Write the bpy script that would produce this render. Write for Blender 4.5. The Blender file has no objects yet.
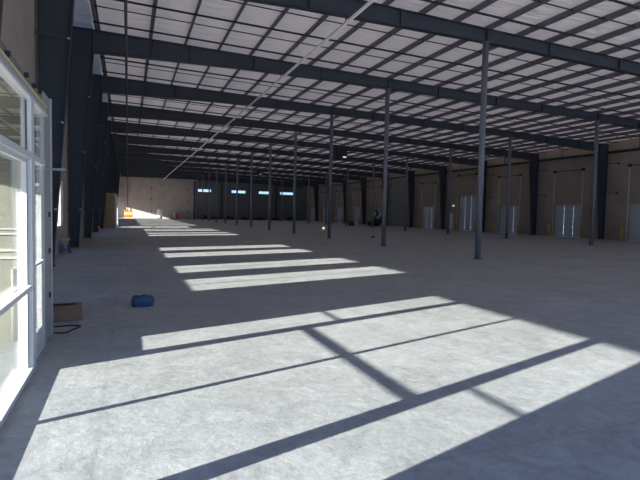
import bpy, bmesh, math, random
from mathutils import Vector, Matrix
random.seed(7)
S = bpy.context.scene
C = S.collection
PI = math.pi

# ------------------------------------------------------------------ mesh helpers
def nb(): return bmesh.new()
def box(bm, x0, x1, y0, y1, z0, z1):
    vs = [bm.verts.new(p) for p in ((x0,y0,z0),(x1,y0,z0),(x1,y1,z0),(x0,y1,z0),(x0,y0,z1),(x1,y0,z1),(x1,y1,z1),(x0,y1,z1))]
    for f in ((3,2,1,0),(4,5,6,7),(0,1,5,4),(1,2,6,5),(2,3,7,6),(3,0,4,7)):
        bm.faces.new([vs[i] for i in f])
    return vs
def hexa(bm, pts):
    vs = [bm.verts.new(p) for p in pts]
    for f in ((3,2,1,0),(4,5,6,7),(0,1,5,4),(1,2,6,5),(2,3,7,6),(3,0,4,7)):
        bm.faces.new([vs[i] for i in f])
def prism(bm, outline, axis, a0, a1):
    """outline: list of 2D points; axis 'y': (x,z) extruded along y; 'x': (y,z); 'z': (x,y)"""
    def P(p, a):
        return {'y': (p[0], a, p[1]), 'x': (a, p[0], p[1]), 'z': (p[0], p[1], a)}[axis]
    A = [bm.verts.new(P(p, a0)) for p in outline]; B = [bm.verts.new(P(p, a1)) for p in outline]
    n = len(A)
    bm.faces.new(A); bm.faces.new(B[::-1])
    for i in range(n):
        j = (i+1) % n
        bm.faces.new([A[i], B[i], B[j], A[j]])
def tube(bm, pts, r, n=8, closed=False, cap=True):
    pts = [Vector(p) for p in pts]; rings = []
    m = len(pts)
    for i, p in enumerate(pts):
        if closed: d = pts[(i+1) % m] - pts[i-1]
        else: d = pts[min(i+1, m-1)] - pts[max(i-1, 0)]
        d.normalize()
        up = Vector((0,0,1)) if abs(d.z) < .9 else Vector((1,0,0))
        a = d.cross(up).normalized(); b = d.cross(a)
        rr = r[i] if isinstance(r, (list, tuple)) else r
        rings.append([bm.verts.new(p + a*math.cos(t*2*PI/n)*rr + b*math.sin(t*2*PI/n)*rr) for t in range(n)])
    for i in range(m if closed else m-1):
        A, B = rings[i], rings[(i+1) % m]
        for t in range(n):
            bm.faces.new([A[t], A[(t+1) % n], B[(t+1) % n], B[t]])
    if cap and not closed:
        bm.faces.new(rings[0]); bm.faces.new(rings[-1][::-1])
def obj(name, bm, mat, parent=None, bevel=0, smooth=False):
    bmesh.ops.recalc_face_normals(bm, faces=bm.faces)
    me = bpy.data.meshes.new(name); bm.to_mesh(me); bm.free()
    o = bpy.data.objects.new(name, me); C.objects.link(o)
    me.materials.append(mat)
    if parent is not None: o.parent = parent
    if smooth:
        for p in me.polygons: p.use_smooth = True
    if bevel:
        b = o.modifiers.new('bevel', 'BEVEL'); b.width = bevel; b.segments = 2; b.limit_method = 'ANGLE'
    return o
def rebase(o, loc):
    """move a mesh object's origin to loc, keeping its shape in place"""
    o.data.transform(Matrix.Translation(-Vector(loc))); o.location = loc
    return o
def tag(o, label, cat, group=None, kind=None):
    if label: o['label'] = label
    if cat: o['category'] = cat
    if group: o['group'] = group
    if kind: o['kind'] = kind
    return o
def thing(name, label, cat, loc=(0,0,0), rz=0, group=None):
    o = bpy.data.objects.new(name, None); C.objects.link(o)
    o.location = loc; o.rotation_euler = (0,0,rz); o.empty_display_size = .2
    return tag(o, label, cat, group)
def struct(name, bm, mat, **k):
    o = obj(name, bm, mat, **k); o['kind'] = 'structure'; return o
def copy_tree(o, parent=None):
    c = o.copy(); C.objects.link(c)
    if parent is not None: c.parent = parent
    for ch in list(o.children): copy_tree(ch, c)
    return c
ORD = ['nearest','second nearest','third nearest','fourth nearest','fifth nearest','sixth nearest','seventh nearest',
       'eighth nearest','ninth nearest','tenth nearest','eleventh nearest','twelfth nearest','thirteenth nearest','fourteenth nearest','fifteenth nearest']
NTH = ['first','second','third','fourth','fifth','sixth','seventh','eighth','ninth','tenth','eleventh','twelfth','thirteenth',
       'fourteenth','fifteenth','sixteenth','seventeenth','eighteenth','nineteenth','twentieth','twenty-first','twenty-second',
       'twenty-third','twenty-fourth','twenty-fifth','twenty-sixth','twenty-seventh','twenty-eighth']

# ------------------------------------------------------------------ materials
def mat(name, col, rough=.6, metal=0, spec=.5, noise=0, nscale=4, bump=0, bscale=20, emit=None, stretch=None):
    m = bpy.data.materials.new(name); m.use_nodes = True
    N, L = m.node_tree.nodes, m.node_tree.links
    b = N['Principled BSDF']
    b.inputs['Base Color'].default_value = (*col, 1); b.inputs['Roughness'].default_value = rough
    b.inputs['Metallic'].default_value = metal; b.inputs['Specular IOR Level'].default_value = spec
    if noise or bump:
        tc = N.new('ShaderNodeTexCoord'); mp = N.new('ShaderNodeMapping'); L.new(tc.outputs['Object'], mp.inputs[0])
        if stretch: mp.inputs['Scale'].default_value = stretch
    if noise:
        n = N.new('ShaderNodeTexNoise'); n.inputs['Scale'].default_value = nscale; n.inputs['Detail'].default_value = 6
        L.new(mp.outputs[0], n.inputs['Vector'])
        r = N.new('ShaderNodeValToRGB')
        r.color_ramp.elements[0].position = .3; r.color_ramp.elements[1].position = .7
        r.color_ramp.elements[0].color = (*[c*(1-noise) for c in col], 1)
        r.color_ramp.elements[1].color = (*[min(1, c*(1+noise)) for c in col], 1)
        L.new(n.outputs['Fac'], r.inputs[0]); L.new(r.outputs[0], b.inputs['Base Color'])
    if bump:
        n2 = N.new('ShaderNodeTexNoise'); n2.inputs['Scale'].default_value = bscale; n2.inputs['Detail'].default_value = 4
        L.new(mp.outputs[0], n2.inputs['Vector'])
        bp = N.new('ShaderNodeBump'); bp.inputs['Strength'].default_value = bump; bp.inputs['Distance'].default_value = .05
        L.new(n2.outputs['Fac'], bp.inputs['Height']); L.new(bp.outputs[0], b.inputs['Normal'])
    if emit:
        b.inputs['Emission Color'].default_value = (*emit[0], 1); b.inputs['Emission Strength'].default_value = emit[1]
    return m

def concrete_floor():
    m = bpy.data.materials.new('polished_concrete'); m.use_nodes = True
    N, L = m.node_tree.nodes, m.node_tree.links; b = N['Principled BSDF']
    b.inputs['Specular IOR Level'].default_value = .35
    tc = N.new('ShaderNodeTexCoord')
    def noise(scale, detail, rough=.55, sc=(1,1,1), dist=0):
        mp = N.new('ShaderNodeMapping'); mp.inputs['Scale'].default_value = sc
        L.new(tc.outputs['Object'], mp.inputs[0])
        n = N.new('ShaderNodeTexNoise'); n.inputs['Scale'].default_value = scale; n.inputs['Detail'].default_value = detail
        n.inputs['Roughness'].default_value = rough; n.inputs['Distortion'].default_value = dist
        L.new(mp.outputs[0], n.inputs['Vector']); return n.outputs['Fac']
    def rng(v, a, c, lo, hi):
        r = N.new('ShaderNodeMapRange'); r.inputs[1].default_value = a; r.inputs[2].default_value = c
        r.inputs[3].default_value = lo; r.inputs[4].default_value = hi; L.new(v, r.inputs[0]); return r.outputs[0]
    def mul(a, c):
        x = N.new('ShaderNodeMath'); x.operation = 'MULTIPLY'
        L.new(a, x.inputs[0]); L.new(c, x.inputs[1]); return x.outputs[0]
    big = rng(noise(.45, 4, .6), .3, .7, .86, 1.08)
    mid = rng(noise(2.6, 8, .72, (1,1,1), 1.2), .34, .68, .76, 1.10)
    fine = rng(noise(14, 6, .75, (1,1,1), .6), .3, .7, .82, 1.10)
    scr = rng(noise(5, 5, .8, (.5,4,1), 2.5), .58, .72, 1.0, 1.22)      # trowel scuffs
    scr2 = rng(noise(7, 5, .8, (5,.7,1), 3.0), .60, .72, 1.0, 1.16)
    v = mul(mul(mul(big, mid), mul(fine, scr)), scr2)
    # saw-cut control joints
    sep = N.new('ShaderNodeSeparateXYZ'); L.new(tc.outputs['Object'], sep.inputs[0])
    for ax, per, off in (('X', 4.96, .22), ('Y', 7.626, 4.9)):
        a = N.new('ShaderNodeMath'); a.operation = 'ADD'; a.inputs[1].default_value = off + 200*per; L.new(sep.outputs[ax], a.inputs[0])
        w = N.new('ShaderNodeMath'); w.operation = 'MODULO'; w.inputs[1].default_value = per; L.new(a.outputs[0], w.inputs[0])
        s = N.new('ShaderNodeMath'); s.operation = 'SUBTRACT'; s.inputs[1].default_value = .02; L.new(w.outputs[0], s.inputs[0])
        ab = N.new('ShaderNodeMath'); ab.operation = 'ABSOLUTE'; L.new(s.outputs[0], ab.inputs[0])
        v = mul(v, rng(ab.outputs[0], .004, .03, .90, 1.0))
    mx = N.new('ShaderNodeMix'); mx.data_type = 'RGBA'; mx.blend_type = 'MULTIPLY'; mx.inputs[0].default_value = 1
    mx.inputs[6].default_value = (.376, .386, .394, 1)
    L.new(v, mx.inputs[7]); L.new(mx.outputs[2], b.inputs['Base Color'])
    L.new(rng(noise(1.3, 5), .3, .7, .42, .62), b.inputs['Roughness'])
    bp = N.new('ShaderNodeBump'); bp.inputs['Strength'].default_value = .35; bp.inputs['Distance'].default_value = .02
    L.new(noise(9, 7, .7), bp.inputs['Height']); L.new(bp.outputs[0], b.inputs['Normal'])
    return m
def insulation():
    m = bpy.data.materials.new('roof_insulation'); m.use_nodes = True
    N, L = m.node_tree.nodes, m.node_tree.links; b = N['Principled BSDF']
    b.inputs['Base Color'].default_value = (.90,.85,.82,1); b.inputs['Roughness'].default_value = .5
    # made-up translucency: daylight through the white blanket brightens the dim ceiling
    tr = N.new('ShaderNodeBsdfTranslucent'); tr.inputs[0].default_value = (1,.87,.80,1)
    ms = N.new('ShaderNodeMixShader'); ms.inputs[0].default_value = .055
    L.new(b.outputs[0], ms.inputs[1]); L.new(tr.outputs[0], ms.inputs[2]); L.new(ms.outputs[0], N['Material Output'].inputs[0])
    tc = N.new('ShaderNodeTexCoord'); mp = N.new('ShaderNodeMapping'); mp.inputs['Scale'].default_value = (.35,1.7,1)
    L.new(tc.outputs['Object'], mp.inputs[0])
    n = N.new('ShaderNodeTexNoise'); n.inputs['Scale'].default_value = 1.6; n.inputs['Detail'].default_value = 4; n.inputs['Distortion'].default_value = .8
    L.new(mp.outputs[0], n.inputs['Vector'])
    bp = N.new('ShaderNodeBump'); bp.inputs['Strength'].default_value = 1.0; bp.inputs['Distance'].default_value = .25
    L.new(n.outputs['Fac'], bp.inputs['Height']); L.new(bp.outputs[0], b.inputs['Normal'])
    return m
def glass_mat(name, tint=(.93,.96,.95), refl=.12):
    m = bpy.data.materials.new(name); m.use_nodes = True
    N, L = m.node_tree.nodes, m.node_tree.links
    N.remove(N['Principled BSDF']); out = N['Material Output']
    t = N.new('ShaderNodeBsdfTransparent'); t.inputs[0].default_value = (*tint, 1)
    g = N.new('ShaderNodeBsdfGlossy'); g.inputs['Roughness'].default_value = .02
    f = N.new('ShaderNodeFresnel'); gi = N.new('ShaderNodeNewGeometry'); ir = N.new('ShaderNodeMapRange')
    # thin pane: both faces reflect like the outside of the glass
    ir.inputs[3].default_value = 1.35; ir.inputs[4].default_value = 1/1.35
    L.new(gi.outputs['Backfacing'], ir.inputs[0]); L.new(ir.outputs[0], f.inputs[0])
    mx = N.new('ShaderNodeMixShader'); L.new(f.outputs[0], mx.inputs[0]); L.new(t.outputs[0], mx.inputs[1]); L.new(g.outputs[0], mx.inputs[2])
    L.new(mx.outputs[0], out.inputs[0])
    return m
def plywood():
    m = mat('plywood', (.42,.27,.16), .7, noise=.18, nscale=3, stretch=(6,6,.6))
    return m

M = dict(
    floor=concrete_floor(), insul=insulation(),
    precast=mat('precast_concrete', (.40,.355,.325), .85, noise=.10, nscale=.7, bump=.15, bscale=6),
    precast_r=mat('precast_concrete_tan', (.33,.28,.25), .85, noise=.12, nscale=.6, bump=.15, bscale=6),
    steel=mat('painted_steel_navy', (.036,.047,.066), .55, noise=.10, nscale=2),
    pipecol=mat('painted_pipe_grey', (.145,.16,.195), .5, noise=.08, nscale=2),
    purlin=mat('purlin_steel', (.13,.13,.15), .5),
    strap=mat('dark_strap', (.022,.022,.03), .6),
    alu=mat('white_aluminium', (.60,.61,.62), .45, spec=.4),
    alu_g=mat('grey_steel_track', (.42,.43,.43), .45, metal=.3, noise=.12, nscale=8),
    drywall=mat('painted_wall_board', (.25,.246,.205), .8, noise=.04, nscale=3),
    dgrey=mat('dusty_steel_track', (.16,.165,.18), .6, noise=.3, nscale=9), pgrey=mat('grey_post', (.30,.31,.31), .6, noise=.08, nscale=5),
    rail=mat('pale_rail', (.42,.41,.37), .6),
    white=mat('white_paint', (.80,.80,.78), .5),
    yellow=mat('yellow_tape', (.75,.66,.20), .5),
    glass=glass_mat('clear_glass'),
    cable=mat('white_pipe', (.92,.87,.84), .5), 
    conduit=mat('dark_iron_pipe', (.10,.085,.085), .5),
    card=mat('cardboard', (.26,.16,.11), .85, noise=.1, nscale=5),
    black=mat('black_rubber', (.015,.015,.02), .6),
    blue=mat('blue_vinyl', (.006,.06,.15), .45, noise=.2, nscale=12, bump=.3, bscale=10),
    bluep=mat('blue_plastic', (.02,.09,.34), .5), tan=mat('tan_board', (.48,.38,.25), .7, noise=.1),
    door=mat('white_door_panel', (.50,.53,.58), .55, noise=.04, nscale=3),
    track=mat('galvanised_track', (.55,.52,.48), .6),
    boll=mat('yellow_bollard', (.62,.44,.06), .5), ply=plywood(),
    orange=mat('orange_wrap', (.50,.085,.02), .6, noise=.3, nscale=3), amber=mat('amber_sheet', (.62,.36,.10), .6, noise=.15, nscale=3),
    red=mat('red_paint', (.50,.05,.04), .5), liftc=mat('dark_teal_paint', (.03,.075,.10), .5),
    lamp=mat('lamp_lens', (.9,.85,.6), .4, emit=((1,.85,.5), 1.0)), lamp2=mat('heater_burner', (.9,.85,.75), .4, emit=((1,.93,.8), .5)),
    ground=mat('outdoor_gravel', (.60,.56,.52), .95, noise=.1, nscale=.5), galv=mat('dull_galvanised', (.30,.31,.33), .5, metal=.4),
)

# ------------------------------------------------------------------ measures (metres)
Y0, B = 15.70, 7.626
fy = lambda k: Y0 + k*B                   # frame k; k = -3 .. 12
KMIN, KMAX = -3, 12
XL, XR, YN, YF = -2.35, 38.08, -1.3, fy(12)+.05
top = lambda x: 9.07 - .028*x             # rafter top = purlin underside
PD = .24                                  # purlin depth

# ------------------------------------------------------------------ floor, ground
bm = nb(); box(bm, XL-.25, XR+.25, YN-.25, YF+.25, -.2, 0); struct('floor', bm, M['floor'])
bm = nb(); box(bm, -160, XL-.25, -60, 200, -.25, -.05); box(bm, XR+.25, 200, -60, 200, -1.6, -1.4)
box(bm, XL-.25, XR+.25, -60, YN-.25, -.25, -.05); box(bm, XL-.25, XR+.25, YF+.25, 200, -.25, -.05)
tag(obj('ground', bm, M['ground']), None, None, None, 'structure')

# ------------------------------------------------------------------ left wall with its openings
WT = .18
wins = []                                  # (y0, y1)
for k in range(-1, 12):
    if k == 1: continue
    for s in ((1.02, 2.85), (4.12, 5.87)):
        if k == 11 and True: continue
        if k == 4: continue
        wins.append((fy(k)+s[0], fy(k)+s[1]))
WZ0, WZ1 = .92, 2.63
def wall_holes(bm, x0, x1, ya, yb, zt, holes):
    """wall slab at x0..x1; holes = sorted (y0,y1,z0,z1)"""
    y = ya
    for (a, b, c, d) in sorted(holes):
        if a > y: box(bm, x0, x1, y, a, 0, zt)
        if c > 0: box(bm, x0, x1, a, b, 0, c)
        box(bm, x0, x1, a, b, d, zt)
        y = b
    box(bm, x0, x1, y, yb, 0, zt)
ENT = (.95, 6.86, 0, 2.19)                 # the porch opening behind the glazed entrance
D2 = (ENT[0]+46.0, ENT[1]+46.0, 0, 2.19)
BIG = (97.0, 106.6, 0, 2.75)
bm = nb()
wall_holes(bm, XL-WT, XL, YN, YF, 9.6, [ENT, D2, BIG] + [(a, b, WZ0, WZ1) for a, b in wins])
struct('wall_left', bm, M['precast'])
# precast joints as slim recessed-looking sealant strips
bm = nb()
for k in range(-1, 12):
    yj = fy(k)+.35 if k != 0 else 15.60
    box(bm, XL, XL+.012, yj, yj+.022, 0, 9.2)
struct('trim_1', bm, mat('joint_sealant', (.20,.16,.14), .8))
# window frames with glass
for i, (a, b) in enumerate(wins):
    bm = nb()
    t = .045; xa, xb = XL-.13, XL-.07
    box(bm, xa, xb, a, b, WZ0, WZ0+t); box(bm, xa, xb, a, b, WZ1-t, WZ1)
    box(bm, xa, xb, a, a+t, WZ0+t, WZ1-t); box(bm, xa, xb, b-t, b, WZ0+t, WZ1-t)
    mid = (a+b)/2; box(bm, xa, xb, mid-.02, mid+.02, WZ0+t, WZ1-t)
    w = struct('window_%d' % (i+1), bm, M['alu'])
    bm = nb(); box(bm, xa+.02, xa+.028, a+t, b-t, WZ0+t, WZ1-t)
    obj('pane', bm, M['glass'], w)

# ------------------------------------------------------------------ far wall with four high windows
bm = nb()
FW = [(13.7, 16.5), (20.8, 23.9), (26.8, 29.75), (31.7, 34.8)]
x = XL-WT
for a, b in FW:
    box(bm, x, a, YF, YF+.2, 0, 9.6); box(bm, a, b, YF, YF+.2, 0, 5.68); box(bm, a, b, YF, YF+.2, 6.32, 9.6); x = b
box(bm, x, XR+WT, YF, YF+.2, 0, 9.6)
struct('wall_far', bm, M['precast'])
for i, (a, b) in enumerate(FW):
    bm = nb(); box(bm, a, b, YF+.08, YF+.13, 5.68, 5.74); box(bm, a, b, YF+.08, YF+.13, 6.26, 6.32)
    for xx in (a, a+(b-a)*.36, b-.06): box(bm, xx, xx+.06, YF+.08, YF+.13, 5.74, 6.26)
    w = struct('window_%d' % (len(wins)+i+1), bm, M['alu'])
    bm = nb(); box(bm, a+.06, b-.06, YF+.1, YF+.108, 5.74, 6.26); obj('pane', bm, M['glass'], w)
bm = nb()
for xj in (4.5, 11.7):
    box(bm, xj-.02, xj+.02, YF-.012, YF, 0, 8.6)
t2 = struct('trim_2', bm, bpy.data.materials['joint_sealant'])
for j, (xj, zz) in enumerate([(x_, z_) for x_ in (4.5, 11.7) for z_ in (1.45, 3.8, 6.05)]):
    bm = nb(); box(bm, -.13, .13, -.03, 0, -.13, .13); box(bm, -.05, .05, -.05, -.03, -.05, .05)
    o = obj('weld_plate', bm, M['strap'], t2); o.location = (xj, YF-.012, zz)
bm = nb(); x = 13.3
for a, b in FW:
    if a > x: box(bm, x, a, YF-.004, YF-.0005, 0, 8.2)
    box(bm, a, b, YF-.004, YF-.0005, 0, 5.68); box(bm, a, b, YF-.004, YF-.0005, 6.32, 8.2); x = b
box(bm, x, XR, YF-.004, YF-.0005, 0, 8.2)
struct('trim_4', bm, mat('dark_wall_sheet', (.135,.15,.17), .7, noise=.15, nscale=3, stretch=(2,1,.1)))  # thin sheet, makes the far wall darker right of the first post
# end-wall posts
for i, xx in enumerate([13.0, 18.6, 24.9, 30.8]):
    bm = nb(); zt = 7.9
    box(bm, xx-.15, xx+.15, YF-.3, YF-.27, 0, zt); box(bm, xx-.15, xx+.15, YF-.03, YF-.005, 0, zt); box(bm, xx-.02, xx+.02, YF-.27, YF-.03, 0, zt)
    o = rebase(obj('wall_post', bm, M['steel']), (xx, YF-.15, 0))
    tag(o, 'dark steel post against the far wall, %s from the left' % NTH[i], 'post', 'posts along the far wall')

# ------------------------------------------------------------------ right wall, dock doors
docks = [(25.95+0, 28.98)]
docks = [(fy(k)-3.05+B*0+ (2.55+3.05), fy(k)+2.55+3.05) for k in range(0)]
DW = 3.08
dock_y = [fy(k)+2.48 for k in range(-1, 12)]            # near edge of each 10 ft door
special = {4: (48.0, 51.4, 4.2), }
holes = []; doors = []
for k, yd in zip(range(-1, 12), dock_y):
    if k == 4:
        holes.append((48.0, 51.4, 0, 4.2)); holes.append((52.35, 53.25, 0, 2.05)); doors.append((48.0, 51.4, 4.2, 6.67, k))
    elif k == 6:
        pass
    else:
        if k == 5: yd = 56.45
        holes.append((yd, yd+DW, 0, 2.95)); doors.append((yd, yd+DW, 2.95, 6.1, k))
bm = nb(); box(bm, XR-.03, XR, 62.6, 68.6, 0, 7.0); struct('trim_3', bm, mat('grey_liner_sheet', (.22,.24,.25), .6))
bm = nb(); wall_holes(bm, XR, XR+WT, YN, YF, 9.6, holes); struct('wall_right', bm, M['precast_r'])
for i, (a, b, zt, zk, k) in enumerate(doors):
    place = ('beside the %s right wall column' % ORD[k-0]) if False else ('%s from the camera' % NTH[i])
    big = zt > 4
    d = thing('dock_door', ('tall pale overhead door' if big else 'pale dock door with daylight gaps') + ' in the right wall, %s' % place,
              'dock door', (XR, (a+b)/2, 0), 0, 'dock doors along the right wall')
    # leaf of three boards with slim gaps
    bm = nb(); w = (b-a)/2; g = .04; n = 3; XD = WT+.005
    for j in range(n):
        y_ = -w-.02+j*(2*w+.04)/n
        box(bm, XD, XD+.02, y_+(g/2 if j else -.05), y_+(2*w+.04)/n-(g/2 if j < n-1 else -.05), .01, zt+.06)
    obj('panel', bm, M['door'], d)
    bm = nb()
    q = int(round(zt/.6))
    for j in range(q+1):
        z_ = .02+j*(zt-.2)/q
        box(bm, XD+.02, XD+.045, -w-.05, w+.05, z_, z_+.16)
    obj('batten', bm, M['door'], d)
    for s in (-1, 1):
        bm = nb(); box(bm, -.07, -.004, s*w-.05 + s*.06, s*w+.05 + s*.06, 0, zk)
        obj('track', bm, M['track'], d)
        bm = nb(); box(bm, -.16, -.004, s*(w+.05)-.12, s*(w+.05)+.12, zk-.12, zk+.12)
        obj('bearing_plate', bm, M['strap'], d)
    bm = nb(); tube(bm, [(-.08, -w, zk), (-.08, w, zk)], .035); obj('torsion_shaft', bm, M['strap'], d)
    for s in (-1, 1):
        bm = nb(); tube(bm, [(0,0,0), (0,0,1.0), (0,0,1.08), (0,0,1.12)], [.085,.085,.06,.01], 14)
        o = obj('bollard', bm, M['boll'], smooth=True); o.location = (XR-.30, (a+b)/2 + s*(w+.28), 0)
        tag(o, 'yellow bollard on the %s side of right wall dock door %s from camera' % ('near' if s < 0 else 'far', NTH[i]),
            'bollard', 'bollards at the dock doors')
md = thing('door_1', None, None, (XR, 52.8, 0)); md['kind'] = 'structure'
bm = nb(); box(bm, .02, .07, -.43, .43, 0, 2.04); obj('panel', bm, M['white'], md)
bm = nb(); box(bm, -.03, .02, .33, .37, .95, 1.1); obj('handle', bm, M['track'], md)
bm = nb(); box(bm, -.12, 0, -.12, .12, 0, .2); o = obj('wall_light', bm, M['lamp2']); o.location = (XR, 52.3, 2.9)
tag(o, 'small lit fixture on the right wall above the white personnel door', 'light')

# long pipe up on the right wall
bm = nb(); tube(bm, [(XR-.12, YN+.2, 7.33), (XR-.12, YF-.1, 7.33)], .105, 10)
o = rebase(obj('wall_pipe', bm, M['strap'], smooth=True), (XR-.12, YN+.2, 7.22))
tag(o, 'long dark pipe running high along the tan right wall', 'pipe')
for k in range(-1, 11):
    bm = nb(); box(bm, -.02, .02, -.02, .02, 0, .75); box(bm, -.10, .02, -.03, .03, .71, .75)
    h = obj('hanger', bm, M['strap'], o); h.location = (0.10, fy(k)+4.9-(YN+.2), .2)
# unseen near wall behind the camera; wide opening added to let in daylight
bm = nb(); OX = (-1.9, 37.4); OZ = 6.2
box(bm, XL-WT, OX[0], YN-.2, YN, 0, 9.6); box(bm, OX[1], XR+WT, YN-.2, YN, 0, 9.6); box(bm, OX[0], OX[1], YN-.2, YN, OZ, 9.6)
struct('wall_near', bm, M['precast'])

# ------------------------------------------------------------------ draped insulation, no deck above so the added translucency gets daylight
pur_x = [-1.20, .92] + [.92+1.487*i for i in range(1, 25)]
pur_x = [p for p in pur_x if p < 37.6]
bm = nb()
stops = [XL-.05] + pur_x + [XR+.05]
xs = []
for i in range(len(stops)-1):
    a, b = stops[i], stops[i+1]
    for j in range(5): xs.append((a+(b-a)*j/5, math.sin(PI*j/5)))
xs.append((stops[-1], 0))
ys = []; y = YN-.05
while y < YF+.05: ys.append(y); y += .85
ys.append(YF+.05)
grid = []
for y in ys:
    t = ((y-Y0) % B)/B; sagy = .35+.65*abs(math.sin(PI*t*3))
    grid.append([bm.verts.new((x, y, top(x)+PD+.015 - .045*s*sagy)) for x, s in xs])
for i in range(len(ys)-1):
    for j in range(len(xs)-1):
        bm.faces.new([grid[i][j], grid[i+1][j], grid[i+1][j+1], grid[i][j+1]])
o = struct('ceiling', bm, M['insul'], smooth=True)

# purlins (Z section), one object each
def zsec():
    bm = nb(); y0, y1 = YN+.1, YF-.1
    box(bm, -.006, .006, y0, y1, 0, PD)
    box(bm, -.09, -.006, y0, y1, 0, .01); box(bm, .006, .09, y0, y1, PD-.01, PD)
    box(bm, -.09, -.08, y0, y1, .01, .03)
    return bm
p0 = obj('roof_purlin', zsec(), M['purlin'])
for i, x in enumerate(pur_x):
    p = p0 if i == 0 else p0.copy()
    if i: C.objects.link(p)
    p.location = (x, 0, top(x)+.003)
    tag(p, 'long slim roof purlin, %s from the left wall' % NTH[i], 'purlin', 'roof purlins under the white insulation')
# cross straps: heavy ones under the purlins and thin bands over them
slope = math.atan(-.028); LEN = 38.9
def bar(w, h):
    bm = nb(); box(bm, 0, LEN, -w/2, w/2, -h, 0); return bm
s0 = obj('bridging_bar', bar(.065, .06), M['strap']); t0 = obj('insulation_band', bar(.04, .03), M['strap'])
fs = ft = True
for k in range(-2, 12):
    bayname = 'in roof bay %s from the camera' % ORD[k+2].replace(' nearest','').replace('nearest','first')
    for n, off in enumerate((1.1, 3.8, 6.5)):
        o = s0 if fs else s0.copy()
        if not fs: C.objects.link(o)
        fs = False
        o.location = (-1.3, fy(k)+off, top(-1.3)-.003); o.rotation_euler = (0, -slope, 0)
        tag(o, 'heavy dark bar under the purlins, %s %s' % (['near one','middle one','far one'][n], bayname), 'brace bar', 'bridging bars under the roof purlins')
    for n, off in enumerate((2.4, 5.2)):
        o = t0 if ft else t0.copy()
        if not ft: C.objects.link(o)
        ft = False
        o.location = (-1.3, fy(k)+off, top(-1.3)+PD*.62); o.rotation_euler = (0, -slope, 0)
        tag(o, 'thin dark band under white insulation, %s %s' % (['nearer one','farther one'][n], bayname), 'band', 'thin bands under the roof insulation')
for o in list(C.objects):
    if o.name.startswith(('bridging_bar', 'insulation_band')): o.rotation_euler = (0, -slope, 0)

# ------------------------------------------------------------------ steel frames
BOT = [(-1.33, 8.17), (5, 8.27), (12.62, 8.22), (20, 8.02), (24.5, 7.92), (27.55, 7.86), (31.4, 7.62), (36.85, 7.36)]
def botz(x):
    for (a, za), (b, zb) in zip(BOT, BOT[1:]):
        if x <= b: return za+(zb-za)*(x-a)/(b-a)
    return BOT[-1][1]
FH = .13                                     # flange half width
def flange(bm, p, q, t=.02, side=1):
    """slab along x-z segment p->q, thickness t offset on z"""
    (a, za), (b, zb) = p, q
    hexa(bm, [(a,-FH,za),(b,-FH,zb),(b,FH,zb),(a,FH,za),(a,-FH,za+t*side),(b,-FH,zb+t*side),(b,FH,zb+t*side),(a,FH,za+t*side)])
def vflange(bm, p, q, t=.02):
    (x0, z0), (x1, z1) = p, q
    hexa(bm, [(x0,-FH,z0),(x0+t,-FH,z0),(x0+t,FH,z0),(x0,FH,z0),(x1,-FH,z1),(x1+t,-FH,z1),(x1+t,FH,z1),(x1,FH,z1)])
def rafter_bm():
    bm = nb()
    xs_ = [b[0] for b in BOT]
    up = [(x, top(x)-.02) for x in xs_]; lo = [(x, z+.02) for x, z in BOT]
    prism(bm, lo + up[::-1], 'y', -.008, .008)
    for a, b in zip(BOT, BOT[1:]): flange(bm, a, b, .02, 1)
    flange(bm, (xs_[0], top(xs_[0])), (xs_[-1], top(xs_[-1])), .02, -1)
    return bm
def stiff_bm():
    bm = nb()
    for x in (1.0, 2.6, 5.5, 8.9, 12.62, 15.7, 19.6, 23.0, 27.55, 31.2, 34.6):
        box(bm, x-.008, x+.008, -.10, -.008, botz(x)+.02, top(x)-.02); box(bm, x-.008, x+.008, .008, .10, botz(x)+.02, top(x)-.02)
    return bm
def lcol():
    root = thing('wall_column', 'x', 'column')
    zt = top(-2)-.01
    bm = nb()
    prism(bm, [(-2.265, .02), (-1.95, .02), (-1.345, 8.17), (-1.345, zt), (-2.265, zt+.02)], 'y', -.008, .008)
    vflange(bm, (-2.285, .02), (-2.285, zt)); vflange(bm, (-1.97, .02), (-1.36, 8.17)); vflange(bm, (-1.36, 8.17), (-1.36, zt-.02))
    box(bm, -2.265, -1.345, -FH, FH, zt-.02, zt)
    obj('shaft', bm, M['steel'], root)
    bm = nb(); box(bm, -2.34, -1.90, -.16, .16, 0, .02); obj('base_plate', bm, M['steel'], root)
    for z, xf in ((1.6, -1.85), (4.0, -1.67), (6.3, -1.50)):
        bm = nb(); hexa(bm, [(-2.33,-.30,z-.02),(-2.30,-.30,z-.02),(xf,-.14,z-.02),(xf-.04,-.14,z-.02),(-2.33,-.30,z+.02),(-2.30,-.30,z+.02),(xf,-.14,z+.02),(xf-.04,-.14,z+.02)])
        obj('flange_brace', bm, M['steel'], root)
        bm = nb(); box(bm, xf-.05, xf+.01, -.17, -.13, z-.025, z+.025); obj('brace_end', bm, M['track'], root)
    return root
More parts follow.
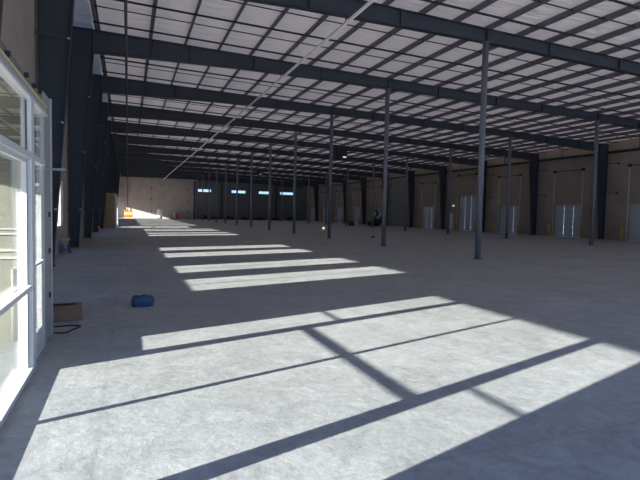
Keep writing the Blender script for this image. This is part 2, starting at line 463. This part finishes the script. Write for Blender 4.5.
def rcol():
    root = thing('wall_column', 'x', 'column')
    zt = top(37)-.02
    bm = nb()
    prism(bm, [(37.45, .02), (37.84, .02), (37.84, zt), (36.87, zt), (36.87, 7.36)], 'y', -.008, .008)
    vflange(bm, (37.84, .02), (37.84, zt)); vflange(bm, (37.43, .02), (36.85, 7.36)); vflange(bm, (36.85, 7.36), (36.85, zt-.03))
    box(bm, 36.87, 37.86, -FH, FH, zt-.02, zt)
    obj('shaft', bm, M['steel'], root)
    bm = nb(); box(bm, 37.38, 37.88, -.18, .18, 0, .02); obj('base_plate', bm, M['steel'], root)
    for z, xf in ((3.9, 37.2), (6.35, 37.0)):
        bm = nb(); tube(bm, [(xf+.02, -.14, z), (38.06, -1.0, z)], .022, 6); obj('flange_brace', bm, M['strap'], root)
        bm = nb(); box(bm, 38.0, 38.07, -1.06, -.92, z-.07, z+.07); obj('brace_clip', bm, M['strap'], root)
    bm = nb(); box(bm, 36.9, 37.1, .14, .2, 7.5, 7.75); obj('flange_clip', bm, M['strap'], root)
    return root
def pcol(h, r=.112):
    root = thing('pipe_column', 'x', 'column')
    bm = nb(); tube(bm, [(0,0,.02), (0,0,h-.02)], r, 20); obj('shaft', bm, M['pipecol'], root, smooth=True)
    bm = nb(); box(bm, -.17, .17, -.17, .17, 0, .02); obj('base_plate', bm, M['pipecol'], root)
    bm = nb(); box(bm, -.17, .17, -.13, .13, h-.02, h-.002); obj('cap_plate', bm, M['pipecol'], root)
    return root
protoR = thing('roof_beam', 'x', 'beam'); obj('girder', rafter_bm(), M['steel'], protoR); obj('stiffener_plate', stiff_bm(), M['steel'], protoR)
protoL, protoRC = lcol(), rcol(); P1, P2 = pcol(8.22), pcol(7.86)
def place(proto, first, loc, label, group):
    o = proto if first else copy_tree(proto)
    o.location = loc; tag(o, label, None, group); o['category'] = proto['category']
    return o
ks = list(range(-2, KMAX))
for i, k in enumerate(ks):
    y = fy(k)
    place(protoR, i == 0, (0, y, 0), 'deep navy steel roof beam spanning the hall, %s to the camera' % ORD[i], 'roof beams across the hall')
    place(protoL, i == 0, (0, y, 0), 'tapered navy steel column against the left wall, %s to the camera' % ORD[i], 'tapered columns along the left wall')
    place(protoRC, i == 0, (0, y, 0), 'tapered navy steel column against the right wall, %s to the camera' % ORD[i], 'tapered columns along the right wall')
    place(P1, i == 0, (12.62, y, 0), 'slim round grey column of the left inner row, %s to the camera' % ORD[i], 'round columns of the left inner row')
    place(P2, i == 0, (27.55, y, 0), 'slim round grey column of the right inner row, %s to the camera' % ORD[i], 'round columns of the right inner row')

o = copy_tree(protoR); o.location = (0, fy(12)-.16, 0); o['label'] = 'farthest navy steel roof beam, tight against the far wall'
# ------------------------------------------------------------------ overhead pipes
bm = nb(); tube(bm, [(-.07, (YN+.4), 7.95), (-.07, YF-.35, 7.95), (-.07, YF-.2, 7.8), (-.07, YF-.2, 1.0)], .05, 8)
sp = rebase(obj('sprinkler_pipe', bm, M['conduit'], smooth=True), (-.07, (YN+.4), 7.9))
tag(sp, 'long dark reddish pipe hung under the roof beams near the left wall', 'pipe')
for k in range(-2, 12):
    bm = nb(); box(bm, -.012, .012, -.012, .012, 0, .25); box(bm, -.06, .06, -.02, .02, -.06, 0)
    h = obj('hanger', bm, M['strap'], sp); h.location = (0, fy(k)-((YN+.4)), .1)
WX = 6.82
bm = nb(); tube(bm, [(WX, (YN+.4), 8.04), (WX, YF-.1, 8.04)], .058, 8)
wp = rebase(obj('white_pipe', bm, M['cable'], smooth=True), (WX, (YN+.4), 8.0))
tag(wp, 'long straight white pipe hung under the roof beams', 'pipe')
for k in range(-2, 12):
    bm = nb(); box(bm, -.012, .012, -.012, .012, 0, .2); box(bm, -.06, .06, -.015, .015, -.04, 0)
    h = obj('hanger', bm, M['strap'], wp); h.location = (0, fy(k)-((YN+.4)), .08)

# ------------------------------------------------------------------ glazed entrance
XS = -.91
def bx(parent, name, m, *a, bevel=0):
    b = nb(); box(b, *a); return obj(name, b, m, parent, bevel=bevel)
def entrance(dy, near):
    lab = 'white framed glazed entrance with twin doors beside the camera, left' if near else 'far glazed entrance framed in white beyond the plywood end wall'
    r = thing('glazed_entrance', lab, 'entrance', (XS, 1.65+dy, 0))
    ox, oy = XS, 1.65+dy
    def p(name, m, x0, x1, y0, y1, z0, z1, par=r, bevel=.004):
        return bx(par, name, m, x0-ox, x1-ox, y0-oy+dy, y1-oy+dy, z0, z1, bevel=bevel)
    D = .05; XF = XS+.042
    p('jamb', M['alu'], XS-D, XS, 1.65, 1.85, 0, 2.68); p('jamb', M['alu'], XS-D, XS, 6.39, 6.60, 0, 2.68)
    p('mullion', M['alu'], XS-D, XF, 2.55, 2.69, 0, 2.68); p('mullion', M['alu'], XS-D, XF, 5.53, 5.70, 0, 2.68)
    p('gasket', M['strap'], XS-.012, XS+.002, 5.521, 5.53, .09, 2.66, bevel=0)
    p('head', M['alu'], XS-D, XF, 1.65, 6.60, 2.68, 2.71)
    p('head_cover', M['alu_g'], XS-D, XF-.012, 1.65, 6.60, 2.71, 2.78)
    for a, b in ((1.85, 2.55), (2.69, 5.53), (5.70, 6.39)): p('transom', M['alu'], XS-.05, XF, a, b, 2.10, 2.16)
    for a, b in ((1.85, 2.55), (2.69, 5.53), (5.70, 6.39)): 
        bm_ = nb(); box(bm_, XS-.008-ox, XS-.002-ox, a-oy+dy, b-oy+dy, 2.16, 2.68); obj('transom_pane', bm_, M['glass'], r)
    for a, b in ((1.85, 2.55), (5.70, 6.39)):
        s = p('sidelight', M['alu'], XS-.04, XS-.004, a, b, 0, .285)
        bm_ = nb(); box(bm_, XS-.008-ox, XS-.002-ox, a-oy+dy, b-oy+dy, .285, 2.10); obj('pane', bm_, M['glass'], s)
        bm_ = nb(); box(bm_, XS-.0-ox, XS+.025-ox, a-oy+dy, b-oy+dy, 1.02, 1.045); obj('push_bar', bm_, M['alu'], s)
    for a, b in ((2.69, 4.12), (4.12, 5.53)):
        d = bpy.data.objects.new('door_leaf', None); C.objects.link(d); d.parent = r
        bm_ = nb()
        def q(y0, y1, z0, z1, x0=XS-.03, x1=XS): box(bm_, x0-ox, x1-ox, y0-oy+dy, y1-oy+dy, z0, z1)
        q(a, b, .012, .060, XS-.03, XF); q(a, a+.035, .060, 2.10); q(b-.035, b, .060, 2.10); q(a+.035, b-.035, 2.06, 2.10)
        q(a+.035, b-.035, .832, .878, XS-.02, XF)
        obj('door_frame', bm_, M['alu'], d)
        bm_ = nb(); box(bm_, XS-.05-ox, XS-.042-ox, a+.035-oy+dy, b-.035-oy+dy, .060, .832); box(bm_, XS-.05-ox, XS-.042-ox, a+.035-oy+dy, b-.035-oy+dy, .878, 2.06)
        obj('pane', bm_, M['glass'], d)
    # boxed end posts, top track
    p('end_post', M['pgrey'], XS-.14, XS-.004, 6.60, 7.15, 0, 2.98); p('end_post', M['pgrey'], XS-.14, XS-.004, 1.10, 1.65, 0, 2.98)
    p('post_shade_strip', M['dgrey'], XS-.14, XS-.055, 6.585, 6.60, 0, 2.68, bevel=0)  # dark strip added to dull the post's sunlit face
    p('corner_angle', M['alu_g'], XS-.03, XS+.012, 7.13, 7.17, 0, 3.0)
    p('tape_strip', M['yellow'], XS-.05, XF-.008, 1.65, 6.60, 2.782, 2.797, bevel=0)
    p('top_track', M['dgrey'], XS-.14, XS-.02, 1.65, 6.60, 2.80, 2.94)
    for i, (yy, zz) in enumerate(((4.75, 2.90), (5.55, 2.93), (6.0, 2.93), (6.35, 2.95))):
        bm_ = nb(); box(bm_, XS-.02-ox, XS+.02-ox, yy-.022-oy+dy, yy+.022-oy+dy, zz-.05, zz-.01); obj('track_clip', bm_, M['strap'], r)
    for zz in (.55, 1.1, 1.55): 
        bm_ = nb(); box(bm_, XS-.01-ox, XS+.012-ox, 6.93-oy+dy, 7.0-oy+dy, zz-.03, zz+.03); obj('post_clip', bm_, M['strap'], r)
    if near:
        bm_ = nb(); box(bm_, XS-.004-ox, XS+.21-ox, 6.79-oy, 6.82-oy, 2.085, 2.112); obj('bracket_arm', bm_, M['pgrey'], r)
    # enclosure: end walls and lid
    wm = M['drywall'] if near else M['ply']
    for nm, a, b in (('end_wall', 6.9, 7.05), ('end_wall', 1.15, 1.32)):
        bm_ = nb(); box(bm_, XL+.005-ox, XS-.145-ox, a-oy+dy, b-oy+dy, 0, 2.78); obj(nm, bm_, wm, r)
    bm_ = nb(); box(bm_, XL+.005-ox, XS-.145-ox, 1.15-oy+dy, 7.05-oy+dy, 2.78, 2.86); obj('lid', bm_, wm, r)
    return r
entrance(0, True)
# pale rails and outlet pipe mounted on the far end wall inside the entrance
for i, (za, zb) in enumerate(((1.36, 1.38), (1.30, 1.325), (1.10, 1.13), (1.01, 1.04))):
    bm = nb(); box(bm, XL+.02, XS-.16, 6.88, 6.899, za, zb); o = rebase(obj('wall_rail', bm, M['rail']), (-1.6, 6.88, za))
    tag(o, 'white rail on the cream end wall behind the entrance glass, %s from the top' % NTH[i], 'rail', 'white rails behind the entrance glass')
bm = nb(); tube(bm, [(-1.30, 6.885, .0), (-1.30, 6.885, .89), (-1.28, 6.885, .905), (-1.245, 6.885, .905), (-1.23, 6.885, .89), (-1.23, 6.885, .0)], .008, 8)
o = rebase(obj('wall_conduit', bm, M['rail'], smooth=True), (-1.265, 6.885, 0)); tag(o, 'bent pale conduit low on the end wall behind the entrance glass', 'conduit')
# the second entrance, farther along, with its plywood end wall towards the camera
e2 = entrance(46.0, False)
bm = nb(); box(bm, XL+.02, XS-.16, 47.0, 47.13, 0, 3.02); 
w2 = rebase(obj('plywood_partition', bm, M['ply']), (-1.7, 47.06, 0)); tag(w2, 'brown plywood partition standing off the left wall far down the hall', 'partition')
bm = nb(); 
for xx in (-2.05, -1.6): box(bm, xx-.015, xx+.015, 46.97, 47.0, 0, 3.02)
box(bm, XL+.02, XS-.16, 46.97, 47.0, 2.98, 3.05)
tagp = obj('batten', bm, M['tan'], w2); tagp.matrix_parent_inverse = Matrix.Translation((1.7, -47.06, 0))
bm = nb(); box(bm, -1.06, -.90, 46.98, 47.1, 0, 3.0); o = rebase(obj('corner_post', bm, M['alu']), (-.98, 47.04, 0))
tag(o, 'white corner post at the right edge of the plywood partition', 'post')

# ------------------------------------------------------------------ things on the floor near the camera
t = thing('cardboard_box', 'low brown cardboard box on the floor beyond the glazed entrance', 'box', (-.62, 7.97, 0), .08)
def tb(nm, m, *a, par=t, bevel=.004): return bx(par, nm, m, *a, bevel=bevel)
tb('carton', M['card'], -.72, 0, 0, .62, 0, .165)
bm = nb(); hexa(bm, [(-.71,.02,.168),(-.01,.02,.168),(-.01,.29,.176),(-.71,.29,.176),(-.71,.02,.172),(-.01,.02,.172),(-.01,.29,.181),(-.71,.29,.181)]); obj('flap', bm, M['card'], t)
bm = nb(); hexa(bm, [(-.71,.33,.188),(-.08,.33,.205),(-.08,.61,.170),(-.71,.61,.170),(-.71,.33,.193),(-.08,.33,.210),(-.08,.61,.175),(-.71,.61,.175)]); obj('flap', bm, M['card'], t)
bm = nb(); pts = []
for i in range(28):
    a = 2*PI*i/28; pts.append((-.84+.22*math.cos(a)+.03*math.sin(3*a), 7.42+.21*math.sin(a)+.05*math.cos(2*a), .013+.006*(i % 5 == 0)))
tube(bm, pts, .010, 6, closed=True)
tube(bm, [(-1.06,7.42,.012),(-1.06,7.55,.012),(-1.03,7.75,.012),(-.98,7.90,.012)], .010, 6)
o = rebase(obj('cable_loop', bm, M['black'], smooth=True), (-.84, 7.42, 0)); tag(o, 'black cable loop lying on the floor before the cardboard box', 'cable')
# blue bundle
t = thing('blue_bundle', 'small blue wrapped bundle lying alone on the shaded floor', 'bag', (.235, 8.95, 0), .1)
bm = nb(); n, mrings = 28, 9
rings = []
for j in range(mrings+1):
    v = j/mrings; z = .165*v
    s = (1-(abs(v-.45)/.62)**4*.22)
    rings.append([bm.verts.new((.178*s*math.copysign(abs(math.cos(a))**.4, math.cos(a))*(1+.025*math.sin(5*a+3*v)),
                                .125*s*math.copysign(abs(math.sin(a))**.4, math.sin(a)), z+.006*math.sin(4*a)*v)) for a in [2*PI*i/n for i in range(n)]])
for A, Bq in zip(rings, rings[1:]):
    for i in range(n): bm.faces.new([A[i], A[(i+1) % n], Bq[(i+1) % n], Bq[i]])
bm.faces.new(rings[0][::-1]); bm.faces.new(rings[-1])
obj('sack', bm, M['blue'], t, smooth=True)
bm = nb(); tube(bm, [(-.02,0,.15), (.0,-.01,.175), (.04,0,.182), (.07,.01,.16)], [.010,.014,.012,.008], 8); obj('knot', bm, M['black'], t, smooth=True)
bm = nb(); tube(bm, [(-.172,-.05,.05), (-.10,-.128,.09), (0,-.13,.10), (.10,-.128,.09), (.172,-.05,.06)], .006, 6); obj('seam', bm, M['bluep'], t, smooth=True)

# stool-like stand by the left wall
t = thing('step_stand', 'small tan topped stand with blue legs against the left wall', 'stand', (-2.15, 20.5, 0))
bx(t, 'top_board', M['tan'], -.17, .15, -.16, .16, .45, .53, bevel=.006)
bx(t, 'apron', M['tan'], -.12, .10, -.10, .10, .30, .45, bevel=.006)
for s in (-1, 1):
    for q in (-1, 1):
        bm = nb(); hexa(bm, [(s*.16-.03,q*.14-.03,0),(s*.16+.03,q*.14-.03,0),(s*.16+.03,q*.14+.03,0),(s*.16-.03,q*.14+.03,0),(s*.07-.03,q*.06-.03,.30),(s*.07+.03,q*.06-.03,.30),(s*.07+.03,q*.06+.03,.30),(s*.07-.03,q*.06+.03,.30)])
        obj('leg', bm, M['bluep'], t)
bx(t, 'lower_shelf', M['bluep'], -.13, .13, -.12, .12, .10, .13)

# ------------------------------------------------------------------ far items
t = thing('pallet_load', 'bright orange and yellow load stacked at the foot of the far wall', 'load', (.1, 103.6, 0))
bx(t, 'pallet', M['tan'], -.85, .85, -.6, .6, 0, .14)
bm = nb(); 
for i in range(3): box(bm, -.8+i*.54, -.8+i*.54+.5, -.55, .55, .145, .62)
obj('lower_bundle', bm, M['orange'], t, bevel=.04)
bm = nb(); box(bm, -.72, .80, -.52, .52, .625, 1.22); obj('middle_bundle', bm, M['amber'], t, bevel=.05)
bm = nb(); box(bm, -.85, -.05, -.5, .5, 1.225, 1.62); box(bm, -.02, .78, -.5, .5, 1.225, 1.5); obj('upper_bundle', bm, M['orange'], t, bevel=.05)
bm = nb(); box(bm, -.75, -.45, -.3, .2, 1.625, 1.85); box(bm, -.35, -.1, -.3, .1, 1.625, 1.72); obj('loose_scraps', bm, M['strap'], t)
t = thing('white_drum', 'pale tall drum standing by the far wall left of centre', 'drum', (6.0, 105.9, 0))
bm = nb(); tube(bm, [(0,0,0),(0,0,.9),(0,0,1.75),(0,0,1.85)], [.5,.52,.5,.46], 20); obj('barrel', bm, M['white'], t, smooth=True)
bm = nb(); tube(bm, [(0,0,1.85),(0,0,1.93)], [.30,.28], 16); obj('lid', bm, M['white'], t)
t = thing('fire_extinguisher_stand', 'red extinguisher stand by the far wall', 'extinguisher', (9.3, 106.2, 0))
bx(t, 'post', M['white'], -.5, -.25, -.05, .05, 0, 1.2); bx(t, 'base', M['strap'], -.6, .6, -.2, .2, 0, .05)
bm = nb(); tube(bm, [(.05,0,.05),(.05,0,.95),(.05,0,1.1),(.05,0,1.2)], [.28,.28,.16,.08], 16); obj('cylinder', bm, M['red'], t, smooth=True)
# low piles along the far wall
for i, (xx, w, hh) in enumerate(((14.9, 1.5, .75), (17.2, 2.2, .5), (20.0, 2.6, .6), (23.2, 2.4, .55), (26.6, 2.8, .6), (30.2, 2.6, .5), (33.6, 2.4, .75))):
    t = thing('material_pile', 'low dark pile of building material at the far wall, %s from the left' % NTH[i], 'pile', (xx, 105.6, 0), 0, 'dark piles along the far wall')
    bm = nb(); z = 0
    for j in range(3):
        a = w/2*(1-.18*j-random.random()*.1); hz = hh/3; sft = random.uniform(-.15, .15)
        box(bm, -a+sft, a+sft, -.5+.08*j, .5-.08*j, z, z+hz-.01); z += hz
    obj('stack', bm, M['strap'], t, bevel=.02)
    bm = nb(); box(bm, -w/2*.4, w/2*.2, -.3, .25, z, z+.16); obj('loose_bundle', bm, M['liftc'], t, bevel=.02)

# boom lift by the right wall
t = thing('work_lift', 'dark wheeled work lift parked before the right wall', 'lift', (34.2, 65.5, 0), .2)
bm = nb(); box(bm, -.95, .95, -.55, .55, .35, .80); box(bm, -.55, .75, -.45, .45, .80, 1.15); obj('chassis', bm, M['liftc'], t, bevel=.04)
for sx in (-.75, .75):
    for sy in (-.6, .6):
        bm = nb(); tube(bm, [(sx, sy-.12, .34), (sx, sy+.12, .34)], .34, 16); obj('wheel', bm, M['black'], t)
bm = nb(); hexa(bm, [(-.6,-.12,1.1),(-.3,-.12,1.1),(-.3,.12,1.1),(-.6,.12,1.1),(.1,-.1,1.9),(.35,-.1,1.8),(.35,.1,1.8),(.1,.1,1.9)])
hexa(bm, [(.0,-.09,1.85),(.3,-.09,1.8),(.3,.09,1.8),(.0,.09,1.85),(-.35,-.09,2.35),(-.15,-.09,2.45),(-.15,.09,2.45),(-.35,.09,2.35)])
obj('boom', bm, M['liftc'], t)
bm = nb()
for sx in (-.75, .25):
    for sy in (-.35, .35): box(bm, sx-.025, sx+.025, sy-.025, sy+.025, 2.0, 2.85)
for zz in (2.0, 2.4, 2.8):
    box(bm, -.75, .25, -.37, -.33, zz, zz+.05); box(bm, -.75, .25, .33, .37, zz, zz+.05); box(bm, -.77, -.73, -.35, .35, zz, zz+.05); box(bm, .23, .27, -.35, .35, zz, zz+.05)
box(bm, -.75, .25, -.35, .35, 1.98, 2.02)
obj('basket', bm, M['liftc'], t)
bx(t, 'counterweight', M['bluep'], .80, 1.15, -.4, .4, .8, 1.45, bevel=.05)
t = thing('hand_cart', 'small dark cart on the floor left of the work lift', 'cart', (29.8, 64.8, 0))
bx(t, 'bed', M['strap'], -.35, .35, -.3, .3, .2, .34); bx(t, 'load', M['liftc'], -.15, .3, -.25, .25, .345, .72, bevel=.03)
bm = nb(); tube(bm, [(-.34,-.25,.3),(-.4,-.25,.85),(-.4,.25,.85),(-.34,.25,.3)], .025, 6); obj('handle', bm, M['strap'], t)
for sx in (-.25, .25):
    for sy in (-.25, .25):
        bm = nb(); tube(bm, [(sx, sy-.04, .1), (sx, sy+.04, .1)], .1, 12); obj('wheel', bm, M['black'], t)
t = thing('work_lamp', 'glowing floor work lamp near the fourth round column', 'lamp', (18.35, 46.6, 0))
bm = nb(); box(bm, -.22, .22, -.15, .15, 0, .03); tube(bm, [(-.18,0,.03),(-.18,0,.38),(.18,0,.38),(.18,0,.03)], .018, 6); obj('stand', bm, M['boll'], t)
bm = nb(); box(bm, -.15, .15, -.05, .09, .07, .34); obj('housing', bm, M['strap'], t)
bm = nb(); box(bm, -.12, .12, -.056, -.05, .10, .31); obj('lens', bm, M['lamp'], t)
bm = nb(); box(bm, -.13, .13, -.09, .09, 0, .07); box(bm, -.05, .09, -.05, .05, .07, .11)
o = obj('floor_block', bm, M['black'], bevel=.01); o.location = (16.53, 32.2, 0); tag(o, 'small black block lying on open floor in front of the work lift', 'block')
# hanging unit heaters
def heater(loc, s, label):
    t = thing('unit_heater', label, 'heater', loc)
    bx(t, 'casing', M['strap'], -.6*s, .6*s, -.4*s, .4*s, 0, .85*s, bevel=.03)
    bm = nb()
    for i in range(6): box(bm, -.5*s, .5*s, -.46*s, -.41*s, (.1+i*.12)*s, (.13+i*.12)*s)
    obj('louvre', bm, M['liftc'], t)
    bx(t, 'burner', M['lamp2'], .12*s, .48*s, -.44*s, -.41*s, -.13*s, .02*s)
    for sx in (-.5, .5):
        bm = nb(); tube(bm, [(sx*s, 0, .85*s), (sx*s, 0, top(loc[0])-loc[2])], .015, 6); obj('hanger_rod', bm, M['strap'], t)
heater((18.45, 43.0, 6.98), .95, 'dark hanging unit heater with a pale burner, nearer of the two')
heater((16.2, 65.0, 6.75), .6, 'dark hanging unit heater far down the hall, smaller looking one')

# ------------------------------------------------------------------ light
sun = bpy.data.lights.new('sun', 'SUN'); sun.energy = 29; sun.angle = math.radians(.55); sun.color = (1, .94, .87)
so = bpy.data.objects.new('sun', sun); C.objects.link(so)
so.rotation_euler = Vector((1, .325, -.262)).to_track_quat('-Z', 'Y').to_euler()
so.location = (-30, 0, 20)
W = bpy.data.worlds.new('sky'); S.world = W; W.use_nodes = True
N, L = W.node_tree.nodes, W.node_tree.links
bg = N['Background']
tc = N.new('ShaderNodeTexCoord'); sep = N.new('ShaderNodeSeparateXYZ'); L.new(tc.outputs['Generated'], sep.inputs[0])
cr = N.new('ShaderNodeValToRGB'); L.new(sep.outputs['Z'], cr.inputs[0])
cr.color_ramp.elements[0].position = 0; cr.color_ramp.elements[0].color = (.48,.71,1.0,1)
cr.color_ramp.elements[1].position = .5; cr.color_ramp.elements[1].color = (.22,.44,1.0,1)
L.new(cr.outputs[0], bg.inputs[0]); bg.inputs['Strength'].default_value = 1.55

# ------------------------------------------------------------------ camera
cam = bpy.data.cameras.new('camera'); co = bpy.data.objects.new('camera', cam); C.objects.link(co)
cam.sensor_fit = 'HORIZONTAL'; cam.sensor_width = 36; cam.lens = 36*497.82/640; cam.clip_start = .05; cam.clip_end = 600
yaw, pit, rol = .3689, .0525, .0215
F = Vector((math.sin(yaw)*math.cos(pit), math.cos(yaw)*math.cos(pit), -math.sin(pit)))
R = Vector((math.cos(yaw), -math.sin(yaw), 0)); U = R.cross(F)
# the picture is turned clockwise by rol, so the camera is rolled counter-clockwise
cr_, sr_ = math.cos(rol), math.sin(rol)
R2 = R*cr_ + U*sr_; U2 = U*cr_ - R*sr_
mw = Matrix((( R2.x, U2.x, -F.x, 0), (R2.y, U2.y, -F.y, 0), (R2.z, U2.z, -F.z, 1.63), (0,0,0,1)))
co.matrix_world = mw
S.camera = co
S.view_settings.view_transform = 'Standard'; S.view_settings.look = 'None'
S.view_settings.exposure = 0; S.view_settings.gamma = 1
